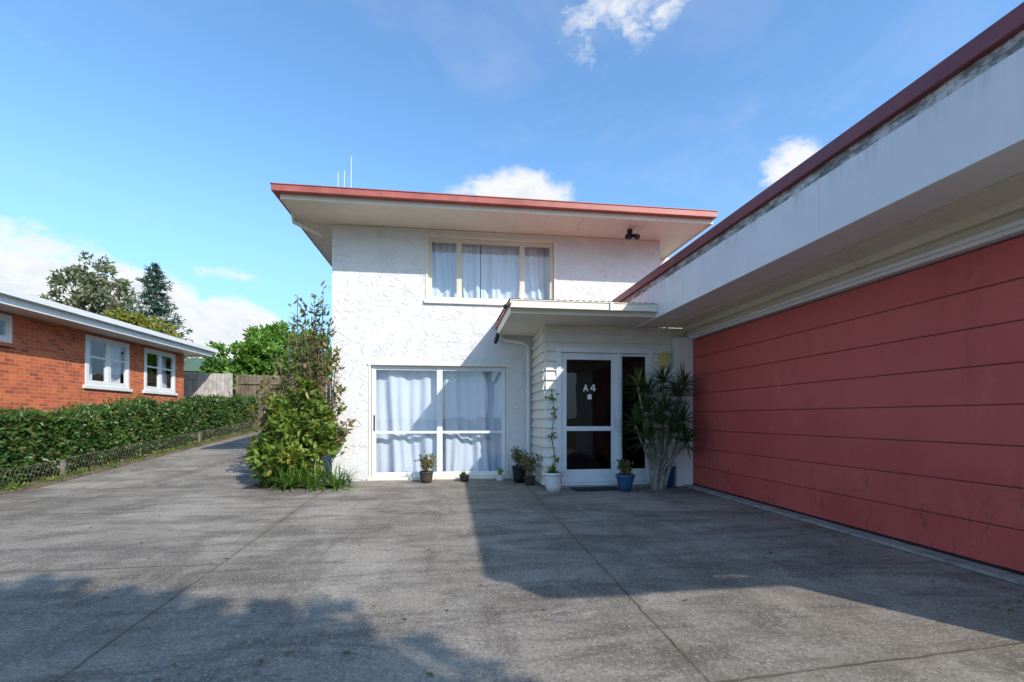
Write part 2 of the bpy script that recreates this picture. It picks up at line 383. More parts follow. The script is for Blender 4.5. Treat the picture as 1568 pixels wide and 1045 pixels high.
def rosette(mb,c,n,L,W,up=.5,droop=.5,seed=0,segs=4):
    r=random.Random(seed); c=Vector(c)
    for i in range(n):
        t=2.399*i+r.uniform(-.2,.2); el=r.uniform(-.25,1.25)*up+.15
        d=Vector((math.cos(t)*math.cos(el),math.sin(t)*math.cos(el),math.sin(el))); s=Vector((-math.sin(t),math.cos(t),0))
        l=L*r.uniform(.75,1.1); idx=len(mb.v); p=c.copy(); cur=d.copy()
        for k in range(segs+1):
            f=k/segs; w=W*(.55+.6*f if f<.4 else .8*(1-f)/.6+.01)
            mb.v.append(tuple(p+s*w*.5+Vector((0,0,w*.2)))); mb.v.append(tuple(p)); mb.v.append(tuple(p-s*w*.5+Vector((0,0,w*.2))))
            cur=(cur+Vector((0,0,-droop/segs*f*1.6))).normalized(); p=p+cur*l/segs
        for k in range(segs):
            a=idx+3*k; mb.f+=[(a,a+1,a+4,a+3),(a+1,a+2,a+5,a+4)]
L_hedge=leafmat('hedge_leaves',(.028,.068,.015),(.062,.13,.03),(.09,.16,.036),.32,.2,(.20,.13,.06),.06)
L_bush=leafmat('bush_leaves',(.06,.12,.018),(.15,.23,.03),(.20,.27,.04),.4,.35,(.34,.28,.06),.08)
L_shrub=leafmat('shrub_leaves',(.05,.085,.025),(.14,.15,.045),(.20,.18,.06),.45,.35,(.28,.14,.07),.16)
L_green=leafmat('bright_green_leaves',(.085,.20,.028),(.15,.32,.04),(.20,.36,.055),.45,.4)
L_grey=leafmat('grey_green_leaves',(.15,.17,.10),(.23,.24,.14),(.27,.27,.17),.6,.35)
L_yel=leafmat('yellow_green_leaves',(.20,.20,.03),(.32,.29,.04),(.24,.26,.04),.6,.35)
L_con=leafmat('conifer_needles',(.025,.065,.05),(.05,.105,.08),(.06,.12,.08),.6,.15)
L_strap=leafmat('strap_leaves',(.06,.14,.02),(.10,.20,.03),(.14,.22,.04),.35,.25)
L_drac=leafmat('spiky_leaves',(.025,.06,.02),(.05,.105,.03),(.09,.135,.04),.35,.2,(.30,.24,.10),.05)
L_blue=leafmat('blue_grey_leaves',(.12,.20,.16),(.20,.29,.23),(.20,.29,.23),.5,.2)
L_dry=leafmat('dry_leaves',(.14,.09,.04),(.22,.16,.06),(.10,.12,.04),.7,.2)
# ---------------- ground ----------------
def sheet(name,xs,ys,dz,mat):
    mb=MB()
    for y in ys:
        for x in xs: mb.v.append((x,y,hz(y)+dz))
    n=len(xs)
    for j in range(len(ys)-1):
        for i in range(n-1):
            k=j*n+i; mb.f.append((k,k+1,k+n+1,k+n))
    return mb.obj(name,mat)
ysl=[-400,-60,-15,-5,0,5,8.8,12,16,20,24,40,100,400]
sheet('ground',[-400,-60,-12,-7.05,0,12,60,400],ysl,-.012,M['grass'])
sheet('driveway',[-6.95,-2.2,4.6],[-15,-5,0,5,8.8,12,16,20,24],0.,M['concrete'])
n=170; pts=np.stack([rng.uniform(-6,4,n),rng.uniform(1.5,8.6,n),np.full(n,.006)],1)
pts=np.concatenate([pts,np.stack([rng.uniform(2.6,4.0,90),rng.uniform(6.9,7.8,90),np.full(90,.008)],1),np.stack([rng.uniform(3.3,4.0,60),rng.uniform(2.4,7.2,60),np.full(60,.008)],1)])
N=len(pts); mbl=MB()
for p in pts:
    a=random.uniform(0,6.28); l=random.uniform(.012,.03); w=l*.4; ca,sa=math.cos(a),math.sin(a)
    mbl.quad((p[0]-ca*l,p[1]-sa*l,p[2]),(p[0]+sa*w,p[1]-ca*w,p[2]+.006),(p[0]+ca*l,p[1]+sa*l,p[2]+.002),(p[0]-sa*w,p[1]+ca*w,p[2]+.008))
mbl.obj('fallen_leaves',L_dry)
# ---------------- two storey house ----------------
H=empty('two_storey_house')
FY=9.0
wall('front_wall','Y',FY,-2.19,4.235,0,4.80,[(-.43,2.03,3.46,4.66),(-1.49,1.08,.07,2.19)],.14,M['stucco'],H)
mb=MB(); mb.box(-2.19,-2.09,FY+.001,9.45,0,4.8); mb.box(4.135,4.235,FY+.001,9.9,0,4.8); mb.box(-2.19,4.235,9.9,17,0,4.8); mb.box(4.236,6.2,9.9,17,0,3.9);mb.box(4.236,6.2,9.9,17,4.6,4.8); mb.box(-2.19,-2.09,9.451,9.899,0,4.8)
mb.obj('side_and_back_walls',M['stucco'],H)
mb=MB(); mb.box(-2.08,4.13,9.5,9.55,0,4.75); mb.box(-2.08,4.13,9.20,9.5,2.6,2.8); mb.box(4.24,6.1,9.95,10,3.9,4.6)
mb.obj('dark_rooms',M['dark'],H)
window(H,'Y',FY,1,-.43,2.03,3.46,4.66,[.165,1.40],[],.045,M['creamalum'],.028)
curtain(H,'Y',9.24,-.42,.58,3.4,4.7,10,.045,1); curtain(H,'Y',9.25,.60,2.02,3.4,4.7,9,.05,2)
mb=MB(); mb.box(-.50,2.09,8.95,9.05,3.385,3.458); mb.obj('window_sill',M['white'],H,.006)
mb=MB(); mb.box(-.475,-.432,8.985,9.04,3.46,4.70); mb.box(2.032,2.075,8.985,9.04,3.46,4.70); mb.box(-.431,2.031,8.987,9.04,4.662,4.70); mb.obj('window_trim',M['cream'],H,.004)
window(H,'Y',FY,1,-1.48,1.07,.08,2.185,[-.21],[.92],.04,M['alum'],.035,.08,inset=.05)
curtain(H,'Y',9.26,-1.46,-.26,.1,2.2,6,.06,5); curtain(H,'Y',9.27,-.22,1.06,.1,2.2,7,.065,9)
mb=MB(); mb.box(-1.55,1.14,8.955,9.07,.02,.075); mb.box(-1.53,-1.492,8.985,9.03,.076,2.19); mb.box(1.082,1.12,8.985,9.03,.076,2.19); mb.box(-1.55,1.14,8.975,9.03,2.192,2.235)
mb.obj('sliding_door_surround',M['cream'],H,.004)
mb=MB(); mb.box(-1.445,-1.42,9.035,9.05,.95,1.25); mb.obj('door_handle',M['black'],H,.004)
mb=MB(); mb.box(-2.25,1.6,8.90,8.999,0,.018); mb.obj('wall_base',M['kerb'],H)
window(H,'Y',9.9,-1,4.3,6.1,3.9,4.6,[5.0],[],.05,M['creamalum'],.03,inset=0.01)
rx0,rx1,ry0,ry1=-2.76,4.80,8.0,17.6
mb=MB(); mb.box(rx0+.03,rx1-.03,ry0+.03,ry1,4.80,4.83); mb.obj('soffit',M['cream'],H)
mb=MB()
for x in (-1.2,.0,1.2,2.4,3.6): mb.box(x-.02,x+.02,ry0+.04,8.999,4.79,4.80)
mb.box(-2.19,4.235,8.965,8.999,4.765,4.789)
mb.box(-2.72,-2.2,9.02,9.06,4.79,4.80); mb.obj('soffit_battens',M['cream'],H)
mb=MB(); mb.box(rx0,rx1,ry0,ry0+.025,4.775,4.90); mb.box(rx0,rx0+.025,ry0+.026,ry1,4.775,4.90); mb.box(rx1-.025,rx1,ry0+.026,ry1,4.775,4.90); mb.obj('fascia_board',M['cream'],H)
mb=MB()
def gutter(mb,x0,x1,y0,z0,z1,d=.11):
    mb.box(x0,x1,y0-d,y0-.001,z0,z0+.012); mb.box(x0,x1,y0-d-.008,y0-d,z0,z1); mb.box(x0,x1,y0-d-.02,y0-d+.012,z1,z1+.014)
gutter(mb,rx0-.10,rx1+.02,ry0,4.855,4.955); 
mb.box(rx0-.10,rx0-.092,ry0-.11,ry1,4.855,4.955); mb.box(rx0-.092,rx0-.001,ry0+.001,ry1,4.855,4.867); mb.box(rx0-.112,rx0-.08,ry0-.13,ry1,4.956,4.97)
mb.box(rx1+.012,rx1+.02,ry0-.1,ry0-.001,4.868,4.954)
mb.obj('roof_gutter',M['redroof'],H,.003)
mb=MB(); xa,xb,ya,yb=rx0-.03,rx1+.03,ry0-.05,ry1
mb.v+= [(xa,ya,4.96),(xb,ya,4.96),(xb,yb,4.96),(xa,yb,4.96),(1.0,ya+3.9,5.55),(1.0,yb-3.9,5.55)]
mb.f+=[(0,1,4),(1,2,5,4),(2,3,5),(3,0,4,5),(3,2,1,0)]; mb.obj('roof',M['redroof'],H)
mb=MB(); mb.lathe((3.40,8.5,4.73),[(0,.0),(.05,0),(.055,.03),(.05,.06),(0,.07)],14)
for s in (-1,1):
    mb.tube([(3.40,8.5,4.73),(3.40+.05*s,8.46,4.67)],.014,6)
    mb.tube([(3.40+.04*s,8.48,4.69),(3.40+.07*s,8.43,4.655),(3.40+.10*s,8.36,4.61)],[.025,.042,.052],12)
mb.tube([(3.40,8.5,4.72),(3.40,8.46,4.62)],[.03,.035],10)
mb.obj('security_floodlight',M['black'],H)
mb=MB()
for x,z in ((-1.96,6.36),(-2.09,6.08),(-2.21,6.03)): mb.tube([(x,9.5,4.95),(x+.015,9.5,z)],.007,5)
mb.tube([(-2.25,9.5,5.55),(-1.92,9.5,5.6)],.007,5)
mb.obj('roof_aerial',M['aerial'],H)
mb=MB(); mb.tube([(-2.8,8.75,4.86),(-2.8,8.78,4.72),(-2.35,8.96,4.55)],.035,10); mb.obj('eave_downpipe',M['cream'],H,0,True)
# ---------------- entry -------------
EY=7.85; EX=1.62
op=(1.87,3.48,0.03,2.34)
mb=MB(); boards(mb,'Y',EY,EX,4.2,.03,2.80,[op]); boards(mb,'X',EX,EY,9.0,.03,2.80); mb.obj('weatherboards',M['creamlight'],H)
mb=MB()
mb.box(EX+.001,1.868,EY+.001,EY+.1,0,2.8); mb.box(3.482,4.3,EY+.001,EY+.1,0,2.8); mb.box(1.869,3.481,EY+.001,EY+.1,2.342,2.8); mb.box(EX+.001,EX+.1,EY+.101,8.999,0,2.8); mb.obj('entry_framing',M['creamlight'],H)
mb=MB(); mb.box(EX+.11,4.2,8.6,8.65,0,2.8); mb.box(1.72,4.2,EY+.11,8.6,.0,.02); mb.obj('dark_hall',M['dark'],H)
mb=MB(); y0,y1=EY-.055,EY+.06
mb.box(1.80,1.89,y0,y1,.03,2.42); mb.box(3.46,3.54,y0,y1,.03,2.42); mb.box(1.891,3.459,y0+.003,y1,2.33,2.42); mb.box(2.895,2.955,y0+.01,y1-.003,.06,2.329); mb.box(1.891,3.459,y0+.005,y1,.03,.075)
y0,y1=EY-.02,EY+.03
mb.box(1.893,1.99,y0,y1,.08,2.325); mb.box(2.795,2.893,y0,y1,.08,2.325); mb.box(1.991,2.794,y0+.003,y1-.003,2.21,2.325); mb.box(1.991,2.794,y0+.003,y1-.003,.08,.30); mb.box(1.991,2.794,y0+.003,y1-.003,.97,1.05)
mb.box(2.956,2.99,y0,y1,.08,2.325); mb.box(3.425,3.459,y0,y1,.08,2.325); mb.box(2.991,3.424,y0+.003,y1-.003,2.28,2.325); mb.box(2.991,3.424,y0+.003,y1-.003,.08,.30)
mb.obj('front_door_frame',M['alum'],H,.004)
mb=MB(); mb.quad((1.99,EY+.005,.3),(2.795,EY+.005,.3),(2.795,EY+.005,2.21),(1.99,EY+.005,2.21)); mb.quad((2.99,EY+.005,.3),(3.425,EY+.005,.3),(3.425,EY+.005,2.28),(2.99,EY+.005,2.28)); mb.obj('front_door_glass',M['dglass'],H)
mb=MB(); mb.box(2.815,2.845,EY-.035,EY-.021,1.0,1.28); mb.box(2.80,2.86,EY-.075,EY-.055,1.10,1.12);mb.box(2.82,2.84,EY-.056,EY-.034,1.10,1.12); mb.obj('door_handle',M['alum'],H,.003)
mb=MB(); z=1.66;xc=2.40;yy=EY-.006
def flat(poly,dy=0.): 
    i=len(mb.v); mb.v+=[(xc+a,yy+dy,z+c) for a,c in poly]; mb.f.append(tuple(range(i,i+len(poly))))
flat([(-.115,0),(-.09,0),(-.058,.12),(-.075,.12)]); flat([(-.018,0),(-.043,0),(-.074,.12),(-.057,.12)],-.0006); flat([(-.09,.035),(-.04,.035),(-.045,.055),(-.085,.055)],-.0012)
flat([(.075,0),(.097,0),(.097,.12),(.075,.12)]); flat([(.02,.03),(.115,.03),(.115,.05),(.02,.05)],-.0006); flat([(.02,.05),(.04,.05),(.085,.12),(.066,.12)],-.0012)
flat([(-.035,-.14),(.04,-.14),(.04,-.07),(.02,-.05),(-.015,-.05),(-.035,-.07)])
mb.obj('unit_number_sign',M['whitepot'],H)
# porch roof
px0,px1,py0=.90,3.205,6.96
mb=MB(); mb.box(px0+.03,3.19,py0+.03,FY-.002,2.80,2.83); mb.obj('porch_soffit',M['cream'],H)
mb=MB(); mb.box(px0,px1,py0,py0+.025,2.785,2.93); mb.box(px0,px0+.025,py0+.026,FY-.002,2.785,2.93); mb.obj('porch_fascia',M['cream'],H)
mb=MB(); gutter(mb,px0-.02,px1-.01,py0,2.85,2.955,.1); mb.box(px0-.02,px0-.013,py0-.1,py0-.001,2.862,2.954); mb.obj('porch_gutter',M['cream'],H,.003)
mb=MB(); mb.box(2.42,2.47,py0-.135,py0-.109,2.84,2.97); mb.obj('gutter_bracket',M['white'],H,.003)
mb=MB()
nx=46
for i in range(nx):
    xa_=px0-.03+(px1-px0)*i/nx; xb_=px0-.03+(px1-px0)*(i+1)/nx; za=.014*(i%2); zb=.014*((i+1)%2)
    mb.quad((xa_,py0-.06,2.985+za),(xb_,py0-.06,2.985+zb),(xb_,FY-.003,3.07+zb),(xa_,FY-.003,3.07+za))
mb.box(px0-.035,px0+.02,py0-.05,FY-.003,2.935,2.962)
mb.obj('porch_roof_sheet',M['redroof'],H)
mb=MB(); mb.tube([(.96,8.90,2.74),(1.05,8.93,2.70),(1.40,8.93,2.66),(1.50,8.93,2.58),(1.50,8.93,.35),(1.50,8.90,.05)],.036,12); mb.obj('downpipe',M['white'],H,0,True)
mb=MB(); mb.tube([(.93,6.9,2.93),(.82,6.85,2.86),(.78,6.86,2.84)],[.03,.035,.028],8); mb.tube([(.88,8.7,2.79),(.86,8.7,2.68),(.83,8.68,2.60)],[.03,.04,.03],8); mb.obj('gutter_outlet',M['black'],H)
# yellow plastic meter box with its bracket beside the door, not a lamp
mb=MB(); mb.box(3.66,3.80,EY-.13,EY-.05,2.10,2.36); mb.obj('meter_box',M['yellow'],H,.015)
mb=MB(); mb.box(3.69,3.77,EY-.09,EY-.045,2.361,2.42); mb.obj('meter_box_bracket',M['white'],H,.005)
# ---------------- garage ----------------
G=empty('garage')
GX=4.2; GO=3.2; gy0=-.73; gy1=9.0; gw=.4
mb=MB(); 
mb.xprism([(gy0,3.10),(gy0+.37,2.77),(gy1-.003,2.77),(gy1-.003,3.29),(gy0,3.29)],GO,GO+.04)
mb.quad((GO+.041,gy0,3.10),(9.8,gy0,3.10),(9.8,gy0,3.29),(GO+.041,gy0,3.29)); mb.quad((GO+.041,gy0,3.10),(9.8,gy0,3.10),(9.8,gy0+.37,2.80),(GO+.041,gy0+.37,2.80))
mb.obj('deep_fascia',M['whiteband'],G)
mb=MB()
y=gy0+2.0
while y<gy1: mb.box(GO-.0012,GO+.001,y,y+.004,2.775,3.285); y+=2.4
mb.obj('fascia_joints',M['cream'],G)
mb=MB(); mb.prism([(GO+.005,gy0+.02),(9.78,gy0+.02),(9.78,gy1-.01),(GO+.005,gy1-.01)],3.291,3.35); mb.prism([(GO+.02,gy0+.02),(9.78,gy0+.02),(9.78,gy1-.01),(GO+.02,gy1-.01)],3.351,3.40)
mb.obj('weathered_edge_board',M['greywood'],G)
mb=MB(); mb.prism([(GO-.03,gy0-.03),(9.83,gy0-.03),(9.83,gy1-.004),(GO-.03,gy1-.004)],3.401,3.525); mb.obj('roof_capping',M['maroon'],G,.008)
mb=MB(); mb.box(GO+.041,3.62,gy0+.37,py0-.002,2.772,2.80); mb.obj('outer_soffit',M['white'],G)
mb=MB(); mb.box(3.621,4.3,gy0+.37,EY-.04,2.80,2.83); mb.box(3.2,3.62,py0+.03,EY-.04,2.801,2.83)
for x in (3.68,3.78): mb.box(x,x+.02,gy0+.37,EY-.05,2.785,2.80)
mb.box(4.10,4.2,gw,EY-.05,2.725,2.80)
mb.obj('inner_soffit',M['cream'],G)
DY0,DY1=2.55,7.62
mb=MB(); mb.box(GX-.02,GX+.1,DY0-.1,EY,2.655,2.80); mb.box(GX,GX+.1,gw,DY0-.1,0,2.80); mb.box(GX+.1,9.6,8.0,gy1-.05,0,2.8); mb.box(9.5,9.6,gw,8,0,2.8); mb.box(GX+.1,9.5,gw,gw+.1,0,2.8); mb.box(GX+.5,GX+.55,gw+.1,8,0,2.8)
mb.obj('garage_walls',M['cream'],G)
mb=MB(); mb.box(3.90,4.14,7.63,7.79,0,2.60); mb.box(4.141,4.3,7.63,7.84,0,2.6); mb.box(4.12,4.25,DY0-.1,7.629,2.565,2.654); mb.box(4.09,4.119,DY0-.1,7.629,2.60,2.64); mb.box(4.12,4.25,DY0-.1,DY0,0,2.564)
mb.obj('door_jamb_and_head',M['white'],G,.006)
mb=MB(); np_=8; z0=.05; hh=(2.55-z0)/np_
for i in range(np_): mb.box(GX,GX+.035,DY0,DY1+.005,z0+i*hh+.004,z0+(i+1)*hh-.004)
mb.obj('door_panels',M['door'],G,.006)
mb=MB(); mb.box(GX+.015,GX+.03,DY0,DY1,.05,2.56); mb.obj('door_backing',M['maroon'],G)
mb=MB(); mb.box(GX-.004,GX+.01,DY0,DY1,.03,.052); mb.obj('door_seal',M['black'],G)
mb=MB(); mb.box(4.03,4.35,gw,7.628,0.004,.032); mb.obj('concrete_threshold',M['kerb'],G,.006)
# ---------------- brick house ----------------
B=empty('brick_house'); BX=-9.5
wops=[(10.0,11.46,2.82,3.42),(13.51,15.18,2.06,3.39),(15.87,17.5,2.06,3.39)]
wall('brick_wall','X',BX,4,18.05,0,3.48,wops,.12,M['brick'],B)
mb=MB(); mb.box(-17,BX-.001,18.0,18.05,0,3.48); mb.box(-17,BX-.001,4,4.1,0,3.48); mb.box(-17.1,-17,4,18.05,0,3.48); mb.obj('brick_side_walls',M['brick'],B)
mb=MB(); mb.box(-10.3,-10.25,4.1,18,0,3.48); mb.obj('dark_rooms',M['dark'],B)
for i,(a0,a1,z0,z1) in enumerate(wops):
    window(B,'X',BX,-1,a0,a1,z0,z1,[(a0+a1)/2] if i else [a0+.7],[(z0+z1)/2+.1] if i else [],.09,M['white'],.05,.08,inset=-.02)
    mb=MB(); mb.box(BX-.08,BX+.06,a0-.08,a1+.08,z0-.09,z0-.005); mb.obj('window_sill',M['white'] if i else M['brick'],B,.005)
    curtain(B,'X',BX-.22,a0+.05,a0+.5,z0,z1,9,.03,20+i); curtain(B,'X',BX-.22,a1-.5,a1-.05,z0,z1,9,.03,30+i)
mb=MB(); mb.box(-17.5,-8.82,3.4,18.6,3.48,3.51); mb.obj('soffit',M['white'],B)
mb=MB(); mb.box(-8.82,-8.79,3.4,18.6,3.46,3.72); mb.box(-17.5,-8.821,18.57,18.6,3.46,3.72); mb.box(-8.789,-8.68,3.35,18.72,3.63,3.645); mb.box(-8.68,-8.67,3.35,18.72,3.63,3.76); mb.box(-17.5,-8.67,18.72,18.73,3.63,3.76); mb.obj('fascia_and_gutter',M['white'],B,.004)
mb=MB(); mb.v+=[(-8.72,3.3,3.75),(-8.72,18.7,3.75),(-17.5,18.7,3.75),(-17.5,3.3,3.75),(-13.1,7.5,4.72),(-13.1,14.5,4.72)]; mb.f+=[(0,1,5,4),(1,2,5),(2,3,4,5),(3,0,4),(0,3,2,1)]; mb.obj('roof',M['roofgrey'],B)
# ---------------- hedge ----------------
hd=empty('hedge')
def hprof(y): return 1.18+.06*math.sin(y*1.7)+.05*math.sin(y*4.1+1)+.03*math.sin(y*9.7)
mb=MB(); ys=np.arange(2,18.61,.3); nS=9
for y in ys:
    zt=hz(y)+hprof(y)-.12; zb=hz(y)-.02
    prof=[(-7.62,zb+.12),(-7.50,zb+.38),(-7.46,zt-.3),(-7.50,zt-.06),(-7.62,zt),(-7.9,zt),(-8.0,zt-.1),(-8.02,zb),(-7.62,zb)]
    for x,z in prof: mb.v.append((x+random.uniform(-.03,.03),y,z+random.uniform(-.02,.02)))
for j in range(len(ys)-1):
    for i in range(nS-1): k=j*nS+i; mb.f.append((k,k+1,k+nS+1,k+nS))
core=paint('hedge_core',(.018,.026,.011),.95,.3,8.); mb.obj('hedge_core',core,hd)
n=40000; y=rng.uniform(2,18.6,n); hh_=np.array([hz(a)+hprof(a) for a in y]); gz=np.array([hz(a) for a in y])
front=rng.uniform(0,1,n)<.72; zz=rng.uniform(0,1,n)**.85; z=np.where(front,gz+.08+(hh_-gz-.08)*zz,hh_-np.abs(rng.normal(0,.05,n)))
lump=.06*np.sin(y*2.3+z*2)+.04*np.sin(y*5.7+2-z*3)+.03*np.sin(y*13+z*9)
x=np.where(front,-7.26-np.abs(rng.normal(0,.08,n))+lump,rng.uniform(-8.0,-7.25,n))
low=(z-gz)<.4; x=np.where(front&low,x-.25*(.4-(z-gz)),x)
z+= .04*np.sin(y*9)*np.sin(x*7)
P3=np.stack([x,y,z],1); ow=np.stack([np.where(front,.7,.1),np.zeros(n),np.where(front,.1,.7)],1)
leaf_obj('hedge_foliage',P3,.085,.050,L_hedge,hd,.2,ow)
n=2600; y=rng.uniform(2,18.6,n); z=np.array([hz(a)+hprof(a) for a in y])+rng.uniform(0,.15,n)*(rng.uniform(0,1,n)>.5)*(np.sin(y*6)+np.sin(y*2.7)>0)
leaf_obj('hedge_shoots',np.stack([rng.uniform(-7.9,-7.25,n),y,z],1),.09,.04,L_hedge,hd,.9)
mb=MB()
for k in range(150):
    yy=random.uniform(2,18.4); b=Vector((-7.55+random.uniform(-.05,.05),yy,hz(yy))); mb.tube([b,b+Vector((.12,random.uniform(-.1,.1),.25)),b+Vector((.27,random.uniform(-.2,.2),random.uniform(.4,.9)))],[.012,.009,.004],4,False)
mb.obj('stems',M['bark'],hd)
wf=empty('wire_fence'); mb=MB(); X=-7.08
for z in (.04,.38): mb.tube([(X,yy,hz(yy)+z) for yy in (2,5,8.8,12,16,18.6)],.004,4)
yy=2.
while yy<18.4:
    mb.tube([(X,yy,hz(yy)+.02),(X,yy+.16,hz(yy+.16)+.38)],.0021,3,False); mb.tube([(X,yy+.16,hz(yy+.16)+.02),(X,yy,hz(yy)+.38)],.0021,3,False); yy+=.08
mb.obj('wire_mesh',M['rustwire'],wf)
mb=MB()
for yy in (5.0,9.6,14.3): mb.box(X-.06,X-.01,yy-.04,yy+.04,hz(yy)-.05,hz(yy)+.36)
mb.obj('posts',M['oldpost'],wf,.008)
n=11000; y=rng.uniform(2,18.5,n); x=np.where(rng.uniform(0,1,n)<.5,rng.normal(-7.05,.06,n),rng.uniform(-7.36,-6.93,n))
leaf_obj('grass_verge',np.stack([x,y,np.array([hz(a) for a in y])],1),.085,.013,leafmat('grass_blades',(.09,.12,.03),(.15,.19,.05),(.22,.18,.09),.6,.3),None,1.6)
n=1200; y=rng.uniform(2,18.5,n); y=np.round(y*1.3)/1.3+rng.normal(0,.12,n); y=np.clip(y,2,18.5); x=rng.normal(-7.02,.05,n)
leaf_obj('roadside_weeds',np.stack([x,y,np.array([hz(a) for a in y])+rng.uniform(0,.12,n)],1),.07,.03,L_bush,None,.6)
mb=MB()
for a,b_ in ((-5,8.8),(8.8,16),(16,20)): 
    mb.v+=[(-6.99,a,hz(a)+.001),(-6.93,a,hz(a)+.001),(-6.93,b_,hz(b_)+.001),(-6.99,b_,hz(b_)+.001)]; 
    i=len(mb.v); mb.v+=[(-6.99,a,hz(a)+.05),(-6.93,a,hz(a)+.05),(-6.93,b_,hz(b_)+.05),(-6.99,b_,hz(b_)+.05)]
    mb.f+=[(i,i+1,i+2,i+3),(i-3,i+1,i+2,i-2),(i-4,i,i+1,i-3),(i-4,i,i+3,i-1)]
mb.obj('driveway_edging',M['fencedark'])
# ---------------- wooden fence -------------
wd=empty('wooden_fence'); mb=MB(); x=-14.
while x<-8.55: mb.box(x,x+.135,19.5,19.52,hz(19.5)-.05,2.93+random.uniform(-.02,.02)); x+=.145
mb.obj('palings',M['fencewood'],wd)
mb=MB(); x=-8.5
while x<-2.2: mb.box(x,x+.13,19.9,19.92,hz(19.9)-.05,2.95-.03*(x+8.5)+random.uniform(-.03,.03)); x+=.15
for xx in (-8.5,-6.4,-4.3): mb.box(xx,xx+.1,19.78,19.88,.8,2.9)
mb.box(-8.5,-2.3,19.85,19.9,2.55,2.65); mb.obj('brown_palings',M['fencedark'],wd)
dh=empty('distant_house'); mb=MB(); mb.v+=[(-17,29,3.9),(-11,29,3.9),(-11.5,32,5.0),(-16.5,32,5.0),(-17,35,3.9),(-11,35,3.9)]; mb.f+=[(0,1,2,3),(3,2,5,4),(0,3,4),(1,5,2)]; mb.obj('roof',M['roofgreen'],dh)
mb=MB(); mb.box(-16.7,-11.3,29.4,34.6,1,3.9); mb.obj('walls',M['white'],dh)
# ---------------- trees ----------------
tree('broadleaf_tree',(-8.6,22.4,hz(22.4)),[((-9.5,22,3.6),(1.1,1,.9)),((-8.2,22.3,4.2),(1.2,1,1.0)),((-7.0,22,3.9),(1.1,1,1.0)),((-10.3,22.6,3.0),(.8,.8,.7)),((-6.0,22.5,3.9),(.9,.9,1.2)),((-8.5,22,3.1),(1.3,1,.8)),((-7.5,22,2.6),(1.4,.8,.8)),((-9.8,22,2.7),(1.2,.8,.7)),((-8.0,22.4,4.9),(.7,.6,.5))],3000,.18,.11,L_green,.14)
tree('broadleaf_tree',(-26.5,38,1.5),[((-27.5,38,10.6),(1.7,1.7,1.4)),((-26,38,11.8),(1.5,1.5,1.2)),((-24.8,38,10.3),(1.6,1.6,1.3)),((-28.2,38,9),(1.4,1.5,1.2)),((-26.3,38,9.3),(1.8,1.6,1.5)),((-24.5,38,8.6),(1.3,1.3,1)),((-26.5,38,7.4),(2.2,1.5,1.2))],330,.34,.15,L_grey,.3,sub=26,subr=.23)
tree('broadleaf_tree',(-18.1,30,1.3),[((-18.8,30,6.6),(1.2,1,.8)),((-17.5,30,6.1),(1.1,1,.9)),((-19.5,30,5.7),(1.3,1,.9)),((-16.6,30,5.2),(1,1,.8))],1100,.22,.12,L_yel,.15)
tree('broadleaf_tree',(-33,36,1.3),[((-33.0,36,9.6),(1.2,1,.8)),((-31.9,36,10.3),(.8,.8,.6)),((-33.6,36,10.9),(.7,.8,.6))],110,.3,.10,L_grey,.12,sub=20,subr=.25)
def conifer(name,base,top,R,n_tiers=26):
    e=empty(name); mb=MB(); b=Vector(base); mb.tube([b,(b.x,b.y,top*.6),(b.x+.1,b.y,top)],[.28,.16,.03],8)
    P=[];O=[]
    for k in range(n_tiers):
        f=k/(n_tiers-1); z=b.z+1.2+(top-b.z-1.2)*f; r=R*(1-f)**.8*random.uniform(.65,1.1)+.12
        for j in range(8):
            a=random.uniform(0,6.28); rr=r*random.uniform(.6,1.15); dv=Vector((math.cos(a),math.sin(a),0))
            s=Vector((b.x,b.y,z)); tip=s+dv*rr+Vector((0,0,rr*.14)); mid=s+dv*rr*.5+Vector((0,0,-rr*.08))
            mb.tube([s,mid,tip],[.04,.025,.008],4,False)
            for _ in range(int(12+rr*24)):
                g=random.uniform(.15,1); q=(s.lerp(mid,g*2) if g<.5 else mid.lerp(tip,g*2-1)); w=.26*rr*(1.1-g)+.05
                P.append((q.x+random.uniform(-w,w),q.y+random.uniform(-w,w),q.z+random.uniform(-.08,.05))); O.append((dv.x*1.2,dv.y*1.2,-.1))
    mb.obj('trunk_and_branches',M['bark'],e,0,True); leaf_obj('needles',P,.30,.07,L_con,e,.1,np.array(O))
conifer('conifer_tree',(-20.3,35,1.3),11.7,3.4)
# tree standing behind the photographer (throws the dappled shade)
T=[(-4.8,2.35,5.4,.9),(-3.5,2.55,5.6,.75),(-2.5,2.75,5.4,.66),(-1.8,2.1,5.8,.8),(-.95,2.2,5.2,.66),(-.35,1.65,5.3,.66),(.2,1.2,5.0,.6),(-3.2,1.2,6.3,1.),(-1.7,1.0,6.2,.95),(-.6,.6,5.6,.85),(-5.8,1.6,6,1.),(-4.5,.5,6.6,1.1),(-2.6,-.3,6.5,1.),(.45,.5,5.2,.6),(-2.4,1.8,5.9,.8),(-4.0,1.6,6.,.9)]
tree('shade_tree',(2.0,-6.6,0),[((x+.83*z,y-1.21*z,z),(r,r,r*.8)) for x,y,z,r in T],2900,.20,.13,L_bush,.2,sub=22,subr=.45,trunk_top=(2.0,-6.2,4.2))
